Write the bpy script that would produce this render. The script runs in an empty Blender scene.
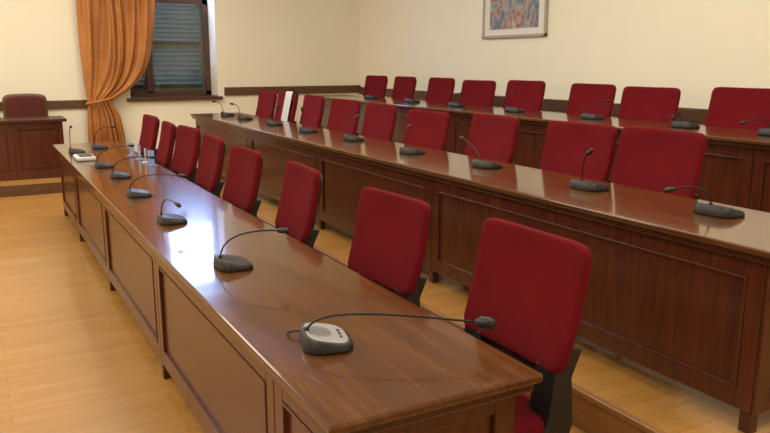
import bpy, bmesh, math, random
from mathutils import Vector, Matrix
random.seed(4)
S=bpy.context.scene
COL=S.collection
try:
    S.view_settings.view_transform='Standard'
    S.view_settings.look='None'
except Exception: pass

# ---------------- materials ----------------
def nodes(name):
    m=bpy.data.materials.new(name); m.use_nodes=True
    nt=m.node_tree; b=nt.nodes['Principled BSDF']
    return m,nt,b
def plain(name,col,rough=.5,metal=0,noise=.0,bump=0,bscale=200,coat=0,spec=.5):
    m,nt,b=nodes(name)
    b.inputs['Roughness'].default_value=rough; b.inputs['Metallic'].default_value=metal
    b.inputs['Coat Weight'].default_value=coat
    b.inputs['Specular IOR Level'].default_value=spec
    b.inputs['Base Color'].default_value=(*col,1)
    tc=nt.nodes.new('ShaderNodeTexCoord')
    if noise>0:
        n=nt.nodes.new('ShaderNodeTexNoise'); n.inputs['Scale'].default_value=3; n.inputs['Detail'].default_value=5
        r=nt.nodes.new('ShaderNodeValToRGB')
        r.color_ramp.elements[0].position=.3; r.color_ramp.elements[1].position=.7
        r.color_ramp.elements[0].color=(*[c*(1-noise) for c in col],1)
        r.color_ramp.elements[1].color=(*[min(1,c*(1+noise)) for c in col],1)
        nt.links.new(tc.outputs['Object'],n.inputs['Vector']); nt.links.new(n.outputs['Fac'],r.inputs['Fac'])
        nt.links.new(r.outputs['Color'],b.inputs['Base Color'])
    if bump>0:
        n2=nt.nodes.new('ShaderNodeTexNoise'); n2.inputs['Scale'].default_value=bscale
        bp=nt.nodes.new('ShaderNodeBump'); bp.inputs['Strength'].default_value=bump; bp.inputs['Distance'].default_value=.002
        nt.links.new(tc.outputs['Object'],n2.inputs['Vector']); nt.links.new(n2.outputs['Fac'],bp.inputs['Height'])
        nt.links.new(bp.outputs['Normal'],b.inputs['Normal'])
    return m
def wood(name,c1,c2,scale=(12,1.2,12),rough=.2,coat=.5,crough=.1,spec=.5):
    m,nt,b=nodes(name)
    tc=nt.nodes.new('ShaderNodeTexCoord'); mp=nt.nodes.new('ShaderNodeMapping')
    mp.inputs['Scale'].default_value=scale
    n=nt.nodes.new('ShaderNodeTexNoise'); n.inputs['Scale'].default_value=1.6; n.inputs['Detail'].default_value=9; n.inputs['Roughness'].default_value=.62; n.inputs['Distortion'].default_value=.5
    r=nt.nodes.new('ShaderNodeValToRGB')
    r.color_ramp.elements[0].position=.3; r.color_ramp.elements[0].color=(*c1,1)
    r.color_ramp.elements[1].position=.72; r.color_ramp.elements[1].color=(*c2,1)
    nt.links.new(tc.outputs['Object'],mp.inputs['Vector']); nt.links.new(mp.outputs['Vector'],n.inputs['Vector'])
    nt.links.new(n.outputs['Fac'],r.inputs['Fac']); nt.links.new(r.outputs['Color'],b.inputs['Base Color'])
    b.inputs['Roughness'].default_value=rough; b.inputs['Coat Weight'].default_value=coat; b.inputs['Coat Roughness'].default_value=crough
    b.inputs['Specular IOR Level'].default_value=spec
    return m
def planks(name,c1,c2,cm,rot=0):
    m,nt,b=nodes(name)
    tc=nt.nodes.new('ShaderNodeTexCoord'); mp=nt.nodes.new('ShaderNodeMapping'); mp.inputs['Rotation'].default_value=(0,0,rot)
    br=nt.nodes.new('ShaderNodeTexBrick')
    br.inputs['Scale'].default_value=1; br.inputs['Brick Width'].default_value=1.1; br.inputs['Row Height'].default_value=.085
    br.inputs['Mortar Size'].default_value=.0013; br.inputs['Mortar Smooth'].default_value=.1
    br.inputs['Color1'].default_value=(*c1,1); br.inputs['Color2'].default_value=(*c2,1); br.inputs['Mortar'].default_value=(*cm,1)
    br.offset=.37
    mp2=nt.nodes.new('ShaderNodeMapping'); mp2.inputs['Scale'].default_value=(1.5,18,1) 
    n=nt.nodes.new('ShaderNodeTexNoise'); n.inputs['Scale'].default_value=2; n.inputs['Detail'].default_value=8
    mx=nt.nodes.new('ShaderNodeMixRGB'); mx.blend_type='MULTIPLY'; mx.inputs['Fac'].default_value=.45
    r=nt.nodes.new('ShaderNodeValToRGB'); r.color_ramp.elements[0].position=.3; r.color_ramp.elements[1].position=.7
    r.color_ramp.elements[0].color=(.58,.53,.42,1); r.color_ramp.elements[1].color=(1,1,1,1)
    L=nt.links.new
    L(tc.outputs['Object'],mp.inputs['Vector']); L(mp.outputs['Vector'],br.inputs['Vector']); L(mp.outputs['Vector'],mp2.inputs['Vector'])
    L(mp2.outputs['Vector'],n.inputs['Vector']); L(n.outputs['Fac'],r.inputs['Fac'])
    L(br.outputs['Color'],mx.inputs['Color1']); L(r.outputs['Color'],mx.inputs['Color2']); L(mx.outputs['Color'],b.inputs['Base Color'])
    b.inputs['Roughness'].default_value=.33; b.inputs['Coat Weight'].default_value=.2
    return m

M_top=wood('varnished_table_wood',(.060,.019,.005),(.155,.058,.016),(18,1.2,18),.18,.45,.05,.3)
M_front=wood('mahogany_wood',(.056,.0115,.0052),(.108,.026,.0110),(18,18,1.2),.27,.3)
M_trimw=wood('dark_mahogany_wood',(.044,.010,.005),(.070,.019,.008),(12,3,3),.25,.3)
M_rail=wood('brown_rail_wood',(.08,.034,.014),(.15,.070,.031),(4,4,14),.4,.2)
M_step=wood('oak_step_wood',(.22,.10,.033),(.36,.18,.06),(10,1.5,10),.4,.2)
M_floor=planks('oak_floor_planks',(.44,.215,.050),(.51,.265,.068),(.24,.115,.03))
M_red=plain('red_fabric',(.140,.0046,.0085),.9,noise=.18,bump=.5,bscale=420,spec=.15)
M_dullred=plain('dull_red_fabric',(.10,.022,.015),.8,noise=.14,bump=.5,bscale=420,spec=.3)
M_black=plain('black_plastic',(.012,.012,.013),.42)
M_blackm=plain('black_metal',(.02,.02,.022),.35,.6)
M_dark=plain('charcoal_plastic',(.03,.031,.035),.3)
M_wall=plain('cream_plaster',(.90,.86,.70),.9,noise=.01,bump=.15,bscale=60)
M_ceil=plain('ceiling_paint',(.80,.77,.68),.9,noise=.01)
M_curt=plain('orange_curtain_fabric',(.46,.185,.050),.75,noise=.18,bump=.3,bscale=300)
M_white=plain('white_paper',(.62,.64,.66),.6)
M_blue=plain('blue_acrylic',(.26,.37,.66),.2)
M_green=plain('shutter_grey_green_paint',(.075,.095,.060),.5,noise=.15)
M_reveal=wood('window_wood',(.05,.020,.011),(.10,.043,.022),(10,10,2),.4,.2)
M_gold=plain('pale_gold_frame',(.42,.38,.28),.4,.3)
M_mat=plain('picture_mat_board',(.78,.77,.70),.8)
def grille():
    m,nt,b=nodes('speaker_grille_rings')
    tc=nt.nodes.new('ShaderNodeTexCoord'); mp=nt.nodes.new('ShaderNodeMapping'); mp.inputs['Location'].default_value=(.024,0,0)
    mp.inputs['Scale'].default_value=(1,1,0)
    v=nt.nodes.new('ShaderNodeTexWave'); v.wave_type='RINGS'; v.rings_direction='SPHERICAL'; v.inputs['Scale'].default_value=38
    r=nt.nodes.new('ShaderNodeValToRGB')
    r.color_ramp.elements[0].color=(.06,.06,.065,1); r.color_ramp.elements[0].position=.2; r.color_ramp.elements[1].position=.6; r.color_ramp.elements[1].color=(.30,.30,.31,1)
    nt.links.new(tc.outputs['Object'],mp.inputs['Vector']); nt.links.new(mp.outputs['Vector'],v.inputs['Vector'])
    nt.links.new(v.outputs['Fac'],r.inputs['Fac']); nt.links.new(r.outputs['Color'],b.inputs['Base Color'])
    b.inputs['Roughness'].default_value=.35; b.inputs['Metallic'].default_value=.15
    return m
M_grille=grille()
M_silver=plain('silver_plastic',(.36,.36,.365),.38,.2)
def artmat():
    m,nt,b=nodes('painted_canvas')
    tc=nt.nodes.new('ShaderNodeTexCoord')
    n2=nt.nodes.new('ShaderNodeTexNoise'); n2.inputs['Scale'].default_value=4; n2.inputs['Detail'].default_value=6; n2.inputs['Distortion'].default_value=1.2
    r=nt.nodes.new('ShaderNodeValToRGB'); cr=r.color_ramp
    cr.elements[0].position=.3; cr.elements[0].color=(.10,.12,.18,1)
    cr.elements[1].position=.75; cr.elements[1].color=(.55,.50,.42,1)
    for p,c in ((.42,(.20,.25,.33,1)),(.5,(.42,.40,.36,1)),(.58,(.30,.11,.07,1)),(.65,(.5,.40,.28,1))):
        e=cr.elements.new(p); e.color=c
    nt.links.new(tc.outputs['Object'],n2.inputs['Vector']); nt.links.new(n2.outputs['Fac'],r.inputs['Fac']); nt.links.new(r.outputs['Color'],b.inputs['Base Color'])
    b.inputs['Roughness'].default_value=.7
    return m
M_art=artmat()
def glassmat():
    m=bpy.data.materials.new('window_glass'); m.use_nodes=True; nt=m.node_tree
    for n in list(nt.nodes):
        if n.type!='OUTPUT_MATERIAL': nt.nodes.remove(n)
    o=[n for n in nt.nodes][0]
    t=nt.nodes.new('ShaderNodeBsdfTransparent'); g=nt.nodes.new('ShaderNodeBsdfGlossy'); g.inputs['Roughness'].default_value=.05
    mx=nt.nodes.new('ShaderNodeMixShader'); mx.inputs['Fac'].default_value=.04
    nt.links.new(t.outputs[0],mx.inputs[1]); nt.links.new(g.outputs[0],mx.inputs[2]); nt.links.new(mx.outputs[0],o.inputs['Surface'])
    return m
M_glass=glassmat()

# ---------------- helpers ----------------
def finish(bm,name,mat,parent=None,smooth=False,loc=None,bevel=0):
    bmesh.ops.recalc_face_normals(bm,faces=bm.faces)
    me=bpy.data.meshes.new(name); bm.to_mesh(me); bm.free()
    me.materials.append(mat)
    if smooth:
        for p in me.polygons: p.use_smooth=True
    o=bpy.data.objects.new(name,me); COL.objects.link(o)
    if loc is not None: o.location=loc
    if parent: o.parent=parent
    if bevel:
        md=o.modifiers.new('b','BEVEL'); md.width=bevel; md.segments=2; md.limit_method='ANGLE'
    return o
def addbox(bm,a,b):
    x0,y0,z0=a; x1,y1,z1=b
    v=[bm.verts.new(p) for p in ((x0,y0,z0),(x1,y0,z0),(x1,y1,z0),(x0,y1,z0),(x0,y0,z1),(x1,y0,z1),(x1,y1,z1),(x0,y1,z1))]
    for f in ((0,1,2,3),(4,5,6,7),(0,1,5,4),(1,2,6,5),(2,3,7,6),(3,0,4,7)): bm.faces.new([v[i] for i in f])
def boxes(name,lst,mat,parent=None,bevel=0,loc=None):
    bm=bmesh.new()
    for a,b in lst: addbox(bm,a,b)
    return finish(bm,name,mat,parent,False,loc,bevel)
PROF=[(.4,1),(.72,.985),(.88,.9),(.95,.74),(.985,.5),(1,.2),(1,-.2),(.985,-.5),(.95,-.74),(.88,-.9),(.7,-1),(.4,-1)]
PROF_B=[(.3,1),(.6,.998),(.85,.99),(.94,.94),(.975,.8),(.993,.5),(1,.15),(1,-.3),(.985,-.7),(.95,-.95),(.8,-1),(.4,-1)]
PROF_M=[(.4,1),(.86,1),(.90,.97),(.93,.85),(1,-.55),(1,-.9),(.98,-1),(.4,-1)]
def pillow(name,hw,hh,ht,fn,mat,parent=None,ex=4.5,n=48,prof=PROF):
    bm=bmesh.new(); rings=[]
    for s,d in prof:
        ring=[]
        for i in range(n):
            t=2*math.pi*i/n; c,sn=math.cos(t),math.sin(t)
            p=math.copysign(abs(c)**(2/ex),c)*hw*s; q=math.copysign(abs(sn)**(2/ex),sn)*hh*s
            ring.append(bm.verts.new(fn(p,q,d*ht)))
        rings.append(ring)
    for a,b in zip(rings,rings[1:]):
        for i in range(n): bm.faces.new((a[i],a[(i+1)%n],b[(i+1)%n],b[i]))
    for ring,d in ((rings[0],prof[0][1]),(rings[-1],prof[-1][1])):
        c=bm.verts.new(fn(0,0,d*ht))
        for i in range(n): bm.faces.new((ring[i],ring[(i+1)%n],c))
    return finish(bm,name,mat,parent,True)
def tube(bm,pts,rad,n=10):
    pts=[Vector(p) for p in pts]; rings=[]
    prev=None
    for i,p in enumerate(pts):
        t=(pts[min(i+1,len(pts)-1)]-pts[max(i-1,0)]).normalized()
        if prev is None:
            a=t.orthogonal().normalized()
        else:
            a=(prev-t*prev.dot(t)).normalized()
        prev=a; b=t.cross(a)
        r=rad[i] if isinstance(rad,(list,tuple)) else rad
        rings.append([bm.verts.new(p+(a*math.cos(2*math.pi*k/n)+b*math.sin(2*math.pi*k/n))*r) for k in range(n)])
    for a,b in zip(rings,rings[1:]):
        for i in range(n): bm.faces.new((a[i],a[(i+1)%n],b[(i+1)%n],b[i]))
    bm.faces.new(rings[0]); bm.faces.new(rings[-1])
def empty(name,loc,label,cat,group=None,rot=0):
    e=bpy.data.objects.new(name,None); e.empty_display_size=.1; COL.objects.link(e); e.location=loc; e.rotation_euler=(0,0,rot)
    e['label']=label; e['category']=cat
    if group: e['group']=group
    return e
def struct(o): o['kind']='structure'; return o

# ---------------- room ----------------
XL,XR,YN,YF,ZC=-4.2,6.0,-3.0,11.9,4.3
WX0,WX1,WZ0,WZ1=2.08,3.44,1.06,3.75
struct(boxes('floor',[((XL,YN,-.1),(XR,YF,0))],M_floor))
struct(boxes('ceiling',[((XL,YN,ZC),(XR,YF,ZC+.1))],M_ceil))
D=.5
struct(boxes('wall_back',[((XL,YF,-.1),(WX0,YF+D,ZC)),((WX1,YF,-.1),(XR+.2,YF+D,ZC)),((WX0,YF,-.1),(WX1,YF+D,WZ0)),((WX0,YF,WZ1),(WX1,YF+D,ZC))],M_wall))
struct(boxes('wall_right',[((XR,YN,-.1),(XR+.2,YF,ZC))],M_wall))
struct(boxes('wall_left',[((XL-.2,YN,-.1),(XL,YF,ZC))],M_wall))
struct(boxes('wall_front',[((XL,YN-.2,-.1),(XR,YN,ZC))],M_wall))
P2=.18; P3=.352; SX=2.24
struct(boxes('floor_platform_middle',[((SX,YN+.02,0),(4.02,YF-.01,P2))],M_floor))
struct(boxes('floor_platform_upper',[((4.02,YN+.02,0),(XR-.01,YF-.01,P3))],M_floor))
struct(boxes('floor_platform_stage',[((XL+.01,9.95,0),(1.9,YF-.01,.13))],M_floor))
struct(boxes('trim_1',[((XL+.01,9.925,0),(1.92,9.95,.135))],M_rail,bevel=.004))
struct(boxes('trim_2',[((WX1+.1,YF-.035,1.07),(XR-.001,YF,1.2))],M_rail,bevel=.006))
struct(boxes('trim_3',[((XL+.01,YF-.035,.93),(1.5,YF,1.05))],M_rail,bevel=.006))
struct(boxes('trim_4',[((XR-.035,YN+.1,1.04),(XR,YF-.036,1.17))],M_rail,bevel=.006))
struct(boxes('trim_5',[((SX-.02,YN+.02,0),(SX,YF-.05,P2-.022)),((SX-.035,YN+.02,P2-.022),(SX+.001,YF-.05,P2+.004))],M_step,bevel=.004))
struct(boxes('trim_6',[((4.0,YN+.02,P2),(4.02,YF-.05,P3-.022)),((3.985,YN+.02,P3-.022),(4.021,YF-.05,P3+.004))],M_step,bevel=.004))
struct(boxes('baseboard_back',[((XL+.01,YF-.02,.13),(1.9,YF,.25))],M_rail,bevel=.004))
struct(boxes('baseboard_right',[((XR-.02,YN+.1,P3),(XR,YF-.04,P3+.12))],M_rail,bevel=.004))

# window
win=bpy.data.objects.new('window_1',None); COL.objects.link(win); win.location=((WX0+WX1)/2,YF,WZ0); win['kind']='structure'
wx=(WX1-WX0)/2; wh=WZ1-WZ0
fy=.38; mu=-.30; TR=1.44
fr=[((-wx,fy,0),(-wx+.10,fy+.07,wh)),((wx-.09,fy,0),(wx,fy+.07,wh)),((-wx,fy,.0),(wx,fy+.07,.08)),((-wx,fy,wh-.1),(wx,fy+.07,wh)),
 ((-wx,fy,TR),(wx,fy+.08,TR+.1)),((mu-.05,fy,.05),(mu+.05,fy+.06,wh-.05))]
boxes('window_frame',fr,M_reveal,win,bevel=.004)
boxes('window_sill',[((-wx-.06,-.06,-.05),(wx+.06,-.001,0)),((-wx+.001,-.001,-.0),(wx-.001,fy,.012))],M_reveal,win,bevel=.004)
for sx0,sx1 in ((-wx+.04,mu-.005),(mu+.005,wx-.04)):
    bm=bmesh.new()
    ya=fy+.085
    addbox(bm,(sx0,ya,.02),(sx0+.08,ya+.05,TR+.05)); addbox(bm,(sx1-.08,ya,.02),(sx1,ya+.05,TR+.05))
    addbox(bm,(sx0+.08,ya,.02),(sx1-.08,ya+.05,.12)); addbox(bm,(sx0+.08,ya,TR-.0),(sx1-.08,ya+.05,TR+.05)); addbox(bm,(sx0+.08,ya,.74),(sx1-.08,ya+.05,.80))
    z=.12
    while z<TR:
        dz=.067 if z<.8 else .058
        v=[bm.verts.new(p) for p in ((sx0+.07,ya+.0,z+dz),(sx1-.07,ya+.0,z+dz),(sx1-.07,ya+.045,z-.010),(sx0+.07,ya+.045,z-.010),
                                    (sx0+.07,ya+.008,z+dz+.006),(sx1-.07,ya+.008,z+dz+.006),(sx1-.07,ya+.053,z-.004),(sx0+.07,ya+.053,z-.004))]
        for f in ((0,1,2,3),(4,5,6,7),(0,1,5,4),(1,2,6,5),(2,3,7,6),(3,0,4,7)): bm.faces.new([v[i] for i in f])
        z+=.077 if z<.8 else .072
    finish(bm,'shutter',M_green,win)
for x0_,x1_ in ((-wx+.10,mu-.05),(mu+.05,wx-.09)):
    boxes('window_pane',[((x0_,fy+.03,.08),(x1_,fy+.036,TR)),((x0_,fy+.03,TR+.1),(x1_,fy+.036,wh-.1))],M_glass,win)

# curtain
cur=empty('curtain',(1.6,YF-.2,0.0),'orange gold pleated curtain tied back beside the window','curtain')
def lerp_tab(t,tab):
    for (a,va),(b,vb) in zip(tab,tab[1:]):
        if a<=t<=b:
            k=(t-a)/(b-a)
            return va+(vb-va)*k
    return tab[-1][1] if t>tab[-1][0] else tab[0][1]
LT=[(0,-.19),(.6,-.19),(.9,-.18),(1.05,-.17),(1.25,-.19),(1.8,-.21),(3.9,-.22)]
RT=[(0,.34),(.5,.32),(.8,.28),(.95,.21),(1.04,.17),(1.10,.26),(1.2,.44),(1.3,.56),(1.45,.68),(1.65,.77),(1.9,.83),(2.2,.87),(2.54,.89),(3.9,.91)]
bm=bmesh.new(); NU,NV=150,110; g=[]
for j in range(NV+1):
    z=.14+(3.85-.14)*j/NV; row=[]
    l=lerp_tab(z,LT); r=lerp_tab(z,RT)
    amp=.016+.030*min(1,abs(z-1.05)/.6)
    for i in range(NU+1):
        u=i/NU
        uu=u+.06*math.sin(u*7+z*1.1)+.02*math.sin(u*17+2*z)
        y=amp*math.sin(uu*2*math.pi*5+.9*math.sin(z*1.3))+amp*.45*math.sin(uu*2*math.pi*11.3+z*.8)+amp*.7*math.sin(u*2*math.pi*2.7+1.6*z)
        row.append(bm.verts.new((l+(r-l)*u,y,z)))
    g.append(row)
for j in range(NV):
    for i in range(NU): bm.faces.new((g[j][i],g[j][i+1],g[j+1][i+1],g[j+1][i]))
c=finish(bm,'curtain_fabric',M_curt,cur,True)
sm=c.modifiers.new('s','SOLIDIFY'); sm.thickness=.004
bm=bmesh.new(); pts=[]
for k in range(25):
    t=2*math.pi*k/24; pts.append((.0+.185*math.cos(t),.08*math.sin(t),1.04+.04*math.cos(t)))
tube(bm,pts,.018,8); finish(bm,'curtain_tieback',M_curt,cur,True)
bm=bmesh.new(); tube(bm,[(-.3,.0,3.88),(.98+1.0,.0,3.88)],.02,12); finish(bm,'curtain_rod',M_blackm,cur,True)

# painting
pa=empty('framed_painting',(XR-.002,7.6,2.27),'colourful painting in cream mat and pale gold frame on the wall','picture')
w,h=.63,.37
boxes('picture_frame',[((-.035,-w,-h),(0,w,-h+.035)),((-.035,-w,h-.035),(0,w,h)),((-.035,-w,-h),(0,-w+.035,h)),((-.035,w-.035,-h),(0,w,h))],M_gold,pa,bevel=.004)
boxes('picture_mat',[((-.018,-w+.03,-h+.03),(-.004,w-.03,h-.03))],M_mat,pa)
boxes('canvas',[((-.022,-w+.15,-h+.11),(-.0185,w-.15,h-.11))],M_art,pa)

# ---------------- desks ----------------
def desk(x0,x1,y0,y1,zf,stiles,label,name='conference_desk',cat='desk'):
    e=empty(name,(x0,y0,zf),label,cat,)
    W=x1-x0; L=y1-y0; H=.75
    boxes('tabletop',[((0,0,H-.028),(W,L,H))],M_top,e,bevel=.008)
    boxes('tabletop_moulding',[((.018,.018,H-.058),(W-.018,L-.018,H-.0285))],M_trimw,e,bevel=.006)
    st=[s-y0 for s in stiles]
    ZB=.085
    for a,b in zip(st,st[1:]):
        a+=.003;b-=.003
        z0,z1=ZB,H-.059
        lst=[((.058,a,z0),(.075,b,z1)),
             ((.048,a,z0),(.058,a+.07,z1)),((.048,b-.07,z0),(.058,b,z1)),
             ((.048,a+.07,z0),(.058,b-.07,z0+.08)),((.048,a+.07,z1-.07),(.058,b-.07,z1))]
        ya,yb,za,zb=a+.07,b-.07,z0+.08,z1-.07
        t=.012
        lst+=[((.044,ya,za),(.06,ya+t,zb)),((.044,yb-t,za),(.06,yb,zb)),((.044,ya+t,za),(.06,yb-t,za+t)),((.044,ya+t,zb-t),(.06,yb-t,zb))]
        boxes('front_panel',lst,M_front,e,bevel=.003)
    for k,s in enumerate(st):
        s=min(max(s,st[0]+.025),st[-1]-.025)
        boxes('leg',[((.048,s-.025,0),(.098,s+.025,ZB))],M_trimw,e,bevel=.004)
        if k in (0,len(st)-1):
            boxes('leg',[((W-.1,s-.025,0),(W-.05,s+.025,ZB))],M_trimw,e,bevel=.004)
    for ya,yb,o in ((st[0],st[0]+.03,-1),(st[-1]-.03,st[-1],1)):
        z0,z1=ZB,H-.059
        yo=ya if o<0 else yb
        lst=[((.077,ya+.004,z0),(W-.05,yb-.004,z1))]
        f0,f1=(yo-.012,yo+.004) if o<0 else (yo-.004,yo+.012)
        lst+=[((.05,f0,z0),(.13,f1-.002,z1)),((W-.12,f0,z0),(W-.05,f1,z1)),((.13,f0,z0),(W-.12,f1,z0+.08)),((.13,f0,z1-.06),(W-.12,f1,z1))]
        boxes('side_panel',lst,M_front,e,bevel=.003)
    return e
desk(.66,1.315,1.48,8.5,0,[1.55,2.0,3.69,5.4,7.1,8.43],'long varnished mahogany desk on the oak floor')
desk(2.46,3.12,1.56,9.85,P2,[1.64,3.96,5.77,7.6,9.78],'long panelled mahogany desk on the middle step')
desk(4.42,5.08,1.2,10.6,P3,[1.28,3.1,4.9,6.7,8.5,10.52],'long panelled mahogany desk on the highest step')

def cdesk():
    e=empty('stage_desk',(-1.4,10.35,.13),'dark panelled wooden desk on the low stage','desk')
    L=2.4;W=.58;H=.76
    boxes('tabletop',[((0,0,H-.04),(L,W,H))],M_trimw,e,bevel=.008)
    lst=[((.05,.06,0),(L-.05,.08,H-.041))]
    n=4; pw=(L-.1)/n
    for k in range(n):
        a=.05+k*pw; b=a+pw
        lst+=[((a,.04,0),(a+.05,.06,H-.041)),((b-.05,.04,0),(b,.06,H-.041)),((a+.05,.04,0),(b-.05,.06,.1)),((a+.05,.04,H-.12),(b-.05,.06,H-.041)),
              ((a+.09,.048,.14),(b-.09,.06,H-.16))]
    boxes('front_panel',lst,M_front,e,bevel=.004)
    boxes('side_panel',[((L-.08,.082,0),(L-.05,W-.05,H-.041))],M_front,e,bevel=.004)
    boxes('side_panel',[((.05,.082,0),(.08,W-.05,H-.041))],M_front,e,bevel=.004)
cdesk()

# ---------------- chairs ----------------
rec=math.radians(13)
def build_chair():
    e=empty('conference_chair',(0,0,0),'','')
    def fb(p,q,r):   # p along y, q along height, r thickness (front is -x)
        wsc=1.0-.02*(-q/.21 if q<0 else 0)
        y=p*wsc
        x=-r - .26*y*y + (.014*math.cos(q/.2*1.4)) + .002*math.sin(q*22)*math.cos(p*6)
        X=.195 + x*math.cos(rec)+ (q)*math.sin(rec)
        Z=.838 + q*math.cos(rec) - x*math.sin(rec)
        return (X,y,Z)
    pillow('backrest',.272,.213,.022,fb,M_red,e,11,128,PROF_B)
    def fs(p,q,r):
        return (-.045+q, p*(1-.04*(q<0)), .455+r-.02*(max(0,-q-.12)**2)*20)
    pillow('seat',.25,.235,.04,fs,M_red,e,5,56)
    def fsh(p,q,r):
        return (-.045+q,p,.405+r)
    pillow('seat_pan',.235,.22,.012,fsh,M_black,e,5,40)
    def fr_(p,q,r):
        y=p; x=r-.26*y*y+.014
        X=.217+x*math.cos(rec)+q*math.sin(rec); Z=.828+q*math.cos(rec)-x*math.sin(rec)
        return (X,y,Z)
    pillow('backrest_shell',.25,.20,.012,fr_,M_black,e,7,56)
    for s in (-1,1):
        bm=bmesh.new()
        prof=[(.02,.40),(.19,.40),(.21,.46),(.195,.62),(.235,.71),(.19,.72),(.125,.65),(.105,.50),(.09,.455),(.02,.44)]
        y0=s*.25; y1=s*.15
        A=[bm.verts.new((x,y0,z)) for x,z in prof]; B=[bm.verts.new((x,y1,z)) for x,z in prof]
        bm.faces.new(A); bm.faces.new(B)
        for i in range(len(prof)): bm.faces.new((A[i],A[(i+1)%len(prof)],B[(i+1)%len(prof)],B[i]))
        finish(bm,'back_bracket',M_black,e,bevel=.006)
    boxes('back_spine',[((.15,-.15,.54),(.18,.15,.66))],M_black,e,bevel=.008)
    bm=bmesh.new(); tube(bm,[(0,0,.09),(0,0,.22),(0,0,.221),(0,0,.40)],[.028,.028,.018,.018],16); finish(bm,'gas_column',M_blackm,e,True)
    bm=bmesh.new()
    for k in range(5):
        t=2*math.pi*k/5+.3; c,s=math.cos(t),math.sin(t)
        tube(bm,[(0,0,.115),(c*.12,s*.12,.10),(c*.27,s*.27,.065)],[.026,.022,.014],8)
    finish(bm,'star_base',M_black,e,True)
    for k in range(5):
        t=2*math.pi*k/5+.3; c,s=math.cos(t),math.sin(t)
        bm=bmesh.new(); px,py=c*.265,s*.265
        tube(bm,[(px-s*.022,py+c*.022,.028),(px+s*.022,py-c*.022,.028)],.028,14)
        finish(bm,'caster',M_black,e,True)
    return e
proto=build_chair(); pkids=list(proto.children)
first=True
def place_chair(x,y,z,rot,label,group,wy=1.0,wz=1.0):
    global first
    if first: t=proto; first=False
    else:
        t=proto.copy(); COL.objects.link(t)
        for k in pkids:
            c=k.copy(); c.parent=t; COL.objects.link(c)
    t.location=(x,y,z); t.rotation_euler=(0,0,math.radians(rot)); t.scale=(1,wy,wz)
    t['label']=label; t['category']='chair'; t['group']=group
    return t
XO=.22
for y,r,wz in zip((1.89,2.83,3.93,4.93,5.75,6.5,7.3,8.1),(0,4,-4,2,-1,4,-3,2),(1,.975,.975,.97,.985,1,.985,1)):
    place_chair(1.60-XO,y,0,r,'red upholstered conference chair with black frame behind the low desk','chairs behind the lowest desk',1.0,wz)
for y,r,wz in zip((2.94,3.58,4.51,5.43,6.3,7.07,7.93,8.75,9.47),(0,2,-3,4,-1,3,-3,0,0),(1,.99,.985,.965,.985,.99,1,1,.99)):
    place_chair(3.40-XO,y,P2,r,'red upholstered conference chair behind the middle desk','chairs behind the middle desk',1.1,wz)
for y,r,wz in zip((3.85,4.8,5.55,6.57,7.45,8.3,9.25,10.1),(0,3,-2,1,3,-2,-3,2),(1,.98,.99,1,.985,1,1,1)):
    place_chair(5.38-XO,y,P3,r,'red upholstered conference chair behind the highest desk','chairs behind the highest desk',1.15,wz)

# stage armchair (faces -Y)
e=empty('armchair',(.60,11.36,.13),'dull red armchair with curved wooden frame behind the stage desk','chair')
def ab(yy):
    def f(p,q,r):
        return (p,yy+r,.785+q+.02*(1-(p/.3)**2)*(1 if q>0 else 0))
    return f
pillow('backrest_frame',.285,.235,.022,ab(.26),M_rail,e,7,56)
pillow('backrest',.248,.198,.025,ab(.235),M_dullred,e,7,56)
pillow('seat',.28,.25,.05,lambda p,q,r:(p,-.02+q,.44+r),M_dullred,e,5,48)
for sx in (-1,1):
    for yy in (-.24,.24):
        boxes('leg',[((sx*.26-.025,yy-.025,0),(sx*.26+.025,yy+.025,.40 if yy>0 else .66))],M_rail,e,bevel=.006)
    bm=bmesh.new(); tube(bm,[(sx*.28,.25,.70),(sx*.29,.05,.70),(sx*.29,-.2,.68),(sx*.285,-.28,.655)],[.022,.025,.027,.02],10); finish(bm,'armrest',M_rail,e,True)

e=empty('white_patch',(3.18,8.75,P2),'white patch over a red chair back','patch')
bm=bmesh.new()  # thin white mesh laid over part of one chair back
def bp(y,q,x):
    xx=x-.26*y*y
    return Vector((.195+xx*math.cos(rec)+q*math.sin(rec),y,.842+q*math.cos(rec)-xx*math.sin(rec)))
path=[(q,-.034) for q in (-.15,-.05,.05,.15,.20)]+[(.222,-.025),(.227,0),(.226,.03),(.21,.055),(.1,.058),(0,.06)]
rows=[]
for q,x in path: rows.append([bm.verts.new(bp(-.24+.05*i,q,x)) for i in range(6)])
for a,b in zip(rows,rows[1:]):
    for i in range(5): bm.faces.new((a[i],a[i+1],b[i+1],b[i]))
finish(bm,'patch_mesh',M_white,e,True)

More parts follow.
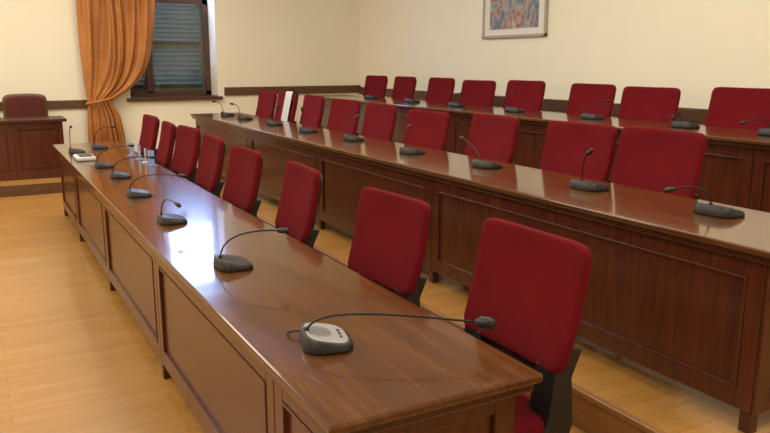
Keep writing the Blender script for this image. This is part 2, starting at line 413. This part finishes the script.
# ---------------- microphones ----------------
def bez(p0,p1,p2,p3,n=24):
    out=[]
    for i in range(n+1):
        t=i/n; out.append(((1-t)**3)*p0+3*(1-t)**2*t*p1+3*(1-t)*t*t*p2+t**3*p3)
    return out
def mic(x,y,z,tip,group,silver=False,sc=1.0,rot=0,arch=.1,lbl=None,lift=.75):
    e=empty('desk_microphone',(x,y,z),lbl or 'black gooseneck desk microphone on the polished desk','microphone',group)
    cr,sr=math.cos(rot),math.sin(rot)
    SL=.2
    def f(p,q,r):
        zz=.0165+r + (SL*(-q) if r>0 else 0)
        X,Y=q*sc,p*sc
        return (X*cr-Y*sr,X*sr+Y*cr,max(0.0008,zz*sc))
    o=pillow('microphone_base',.094,.074,.0155,f,M_black,e,3.4,48,PROF_M)
    def fp(dx,dy,zz0):
        def ff(p,q,r):
            q2=q+dx
            return ((q2*cr-(p+dy)*sr)*sc,(q2*sr+(p+dy)*cr)*sc,(.0325+zz0+r-SL*q2)*sc)
        return ff
    pillow('face_plate',.080,.061,.0018,fp(0,0,0),M_silver if silver else M_dark,e,3.2,40)
    pillow('speaker_grille',.042,.034,.001,fp(-.020,0,.0024),M_grille if silver else M_black,e,2.2,32)
    for k in (-1,0,1):
        pillow('button',.009,.005,.0015,fp(.040,k*.026,.0022),M_dark,e,3,16)
    tip=Vector(tip)
    p0=Vector((-.055*cr*sc,-.055*sr*sc,.035*sc))
    p1=p0+Vector((0,0,arch)) 
    p2=p0.lerp(tip,.45)+Vector((0,0,arch*lift))
    pts=bez(p0,p1,p2,tip)
    bm=bmesh.new(); tube(bm,[p0,p0+Vector((0,0,.02))],.008,10); tube(bm,pts,.0036,8); finish(bm,'gooseneck',M_blackm,e,True)
    d=(pts[-1]-pts[-3]).normalized()
    bm=bmesh.new(); r=.012 if not silver else .019
    L=.045 if not silver else .06
    tube(bm,[tip-d*.005,tip,tip+d*.012,tip+d*L*.7,tip+d*L*.93,tip+d*L],[.005,.009,r,r,r*.8,r*.35],14)
    finish(bm,'microphone_head',M_black,e,True)
    if silver:
        bm=bmesh.new(); tube(bm,bez(Vector((-.04,.08,.012)),Vector((-.06,.11,.03)),Vector((-.09,.12,.0)),Vector((-.07,.135,.006)),10),.004,8); finish(bm,'cable',M_black,e,True)
    return e
zt=.7505
g1='microphones on the lowest desk'
mic(.875,1.98,zt,(.37,-.27,.09),g1,True,1.06,-.25,.085,'silver-faced desk microphone with long bent gooseneck',.60)
mic(.89,2.97,zt,(.15,-.15,.17),g1,False,1.0,0,.10)
mic(.87,4.0,zt,(-.01,-.16,.13),g1,False,1.0,0,.10)
mic(.87,4.92,zt,(.22,-.18,.14),g1,False,1.0,0,.10)
mic(.90,5.8,zt,(.2,-.1,.15),g1,False,1.0,0,.1)
mic(.88,6.45,zt,(.18,-.15,.18),g1,False,1.0,0,.1)
mic(.80,7.6,zt,(-.05,-.1,.25),g1,False,1.0,0,.14)
mic(1.05,7.9,zt,(.1,-.1,.22),g1,False,1.0,0,.14)
g2='microphones on the middle desk'
for (x,y),tp,ar in zip(((2.88,2.14),(2.86,2.93),(2.88,3.88),(2.83,4.75),(2.86,5.8),(2.82,6.72),(2.82,7.66),(2.8,8.6),(2.8,9.3)),
        ((-.16,.12,.11),(-.05,-.02,.19),(0,.28,.16),(-.02,.03,.19),(.02,.0,.2),(-.06,0,.2),(.03,0,.2),(-.12,.05,.18),(-.15,0,.18)),
        (.09,.1,.06,.1,.1,.1,.1,.1,.1)):
    mic(x,y,P2+zt,tp,g2,False,1.08,0,ar)
g3='microphones on the highest desk'
for y,tp in zip((3.2,3.95,4.95,6.05,7.1,8.1,9.2),((-.25,.05,.10),(-.12,0,.10),(.15,0,.15),(-.05,0,.17),(.05,0,.15),(-.1,.0,.15),(-.15,0,.15))):
    mic(4.82,y,P3+zt,tp,g3,False,1.1,0,.08)

def holder(x,y,rot,wd,ht,mat,lab):
    e=empty('card_holder',(x,y,zt),lab,'card holder','upright card holders',rot=rot)
    boxes('holder_plate',[((-.004,-wd,.008),(.004,wd,ht))],mat,e,bevel=.001)
    boxes('holder_base',[((-.03,-wd-.005,0),(.03,wd+.005,.008))],mat,e,bevel=.002)
bl='upright blue card holder on the desk'; wl='upright white card holder on the desk'
holder(1.235,6.33,math.radians(35),.035,.13,M_blue,bl)
holder(1.235,6.56,math.radians(-20),.03,.12,M_white,wl)
holder(1.23,6.80,math.radians(0),.045,.13,M_blue,bl)
holder(1.22,7.12,math.radians(15),.035,.12,M_blue,bl)
e=empty('control_unit',(.80,7.05,zt),'pale grey desktop control box with keypad','device')
boxes('control_unit_body',[((-.08,-.15,0),(.08,.15,.035))],M_white,e,bevel=.012)
boxes('keypad',[((-.05,-.12,.0355),(.06,.12,.042))],M_dark,e,bevel=.002)

# ---------------- lights ----------------
def area(name,loc,size,power,col,rot=(0,0,0)):
    l=bpy.data.lights.new(name,'AREA'); l.shape='RECTANGLE'; l.size=size[0]; l.size_y=size[1]; l.energy=power; l.color=col
    o=bpy.data.objects.new(name,l); COL.objects.link(o); o.location=loc; o.rotation_euler=rot
    return o
for x,y,pw in ((-1.6,.5,92),(3.0,.5,92),(-1.6,4.6,105),(3.0,4.6,105),(-2.2,8.8,105),(1.2,8.9,118)):  # unseen soft area lights added under the ceiling to light the room
    area('ceiling_fill',(x,y,4.2),(2.6,2.4),pw,(1,.93,.79))
wd=bpy.data.worlds.new('w'); S.world=wd; wd.use_nodes=True
bg=wd.node_tree.nodes['Background']; bg.inputs['Color'].default_value=(.36,.52,1,1); bg.inputs['Strength'].default_value=19

# ---------------- camera ----------------
cd=bpy.data.cameras.new('camera'); cam=bpy.data.objects.new('camera',cd); COL.objects.link(cam)
cx=Vector((.8773,-.4795,0)).normalized(); cz=Vector((-.4698,-.8591,.2044)).normalized(); cy=cz.cross(cx).normalized(); cx=cy.cross(cz)
m=Matrix((cx,cy,cz)).transposed().to_4x4(); m.translation=Vector((0,0,1.6)); cam.matrix_world=m
cd.sensor_width=36; cd.lens=36*740/770; cd.clip_start=.05
S.camera=cam
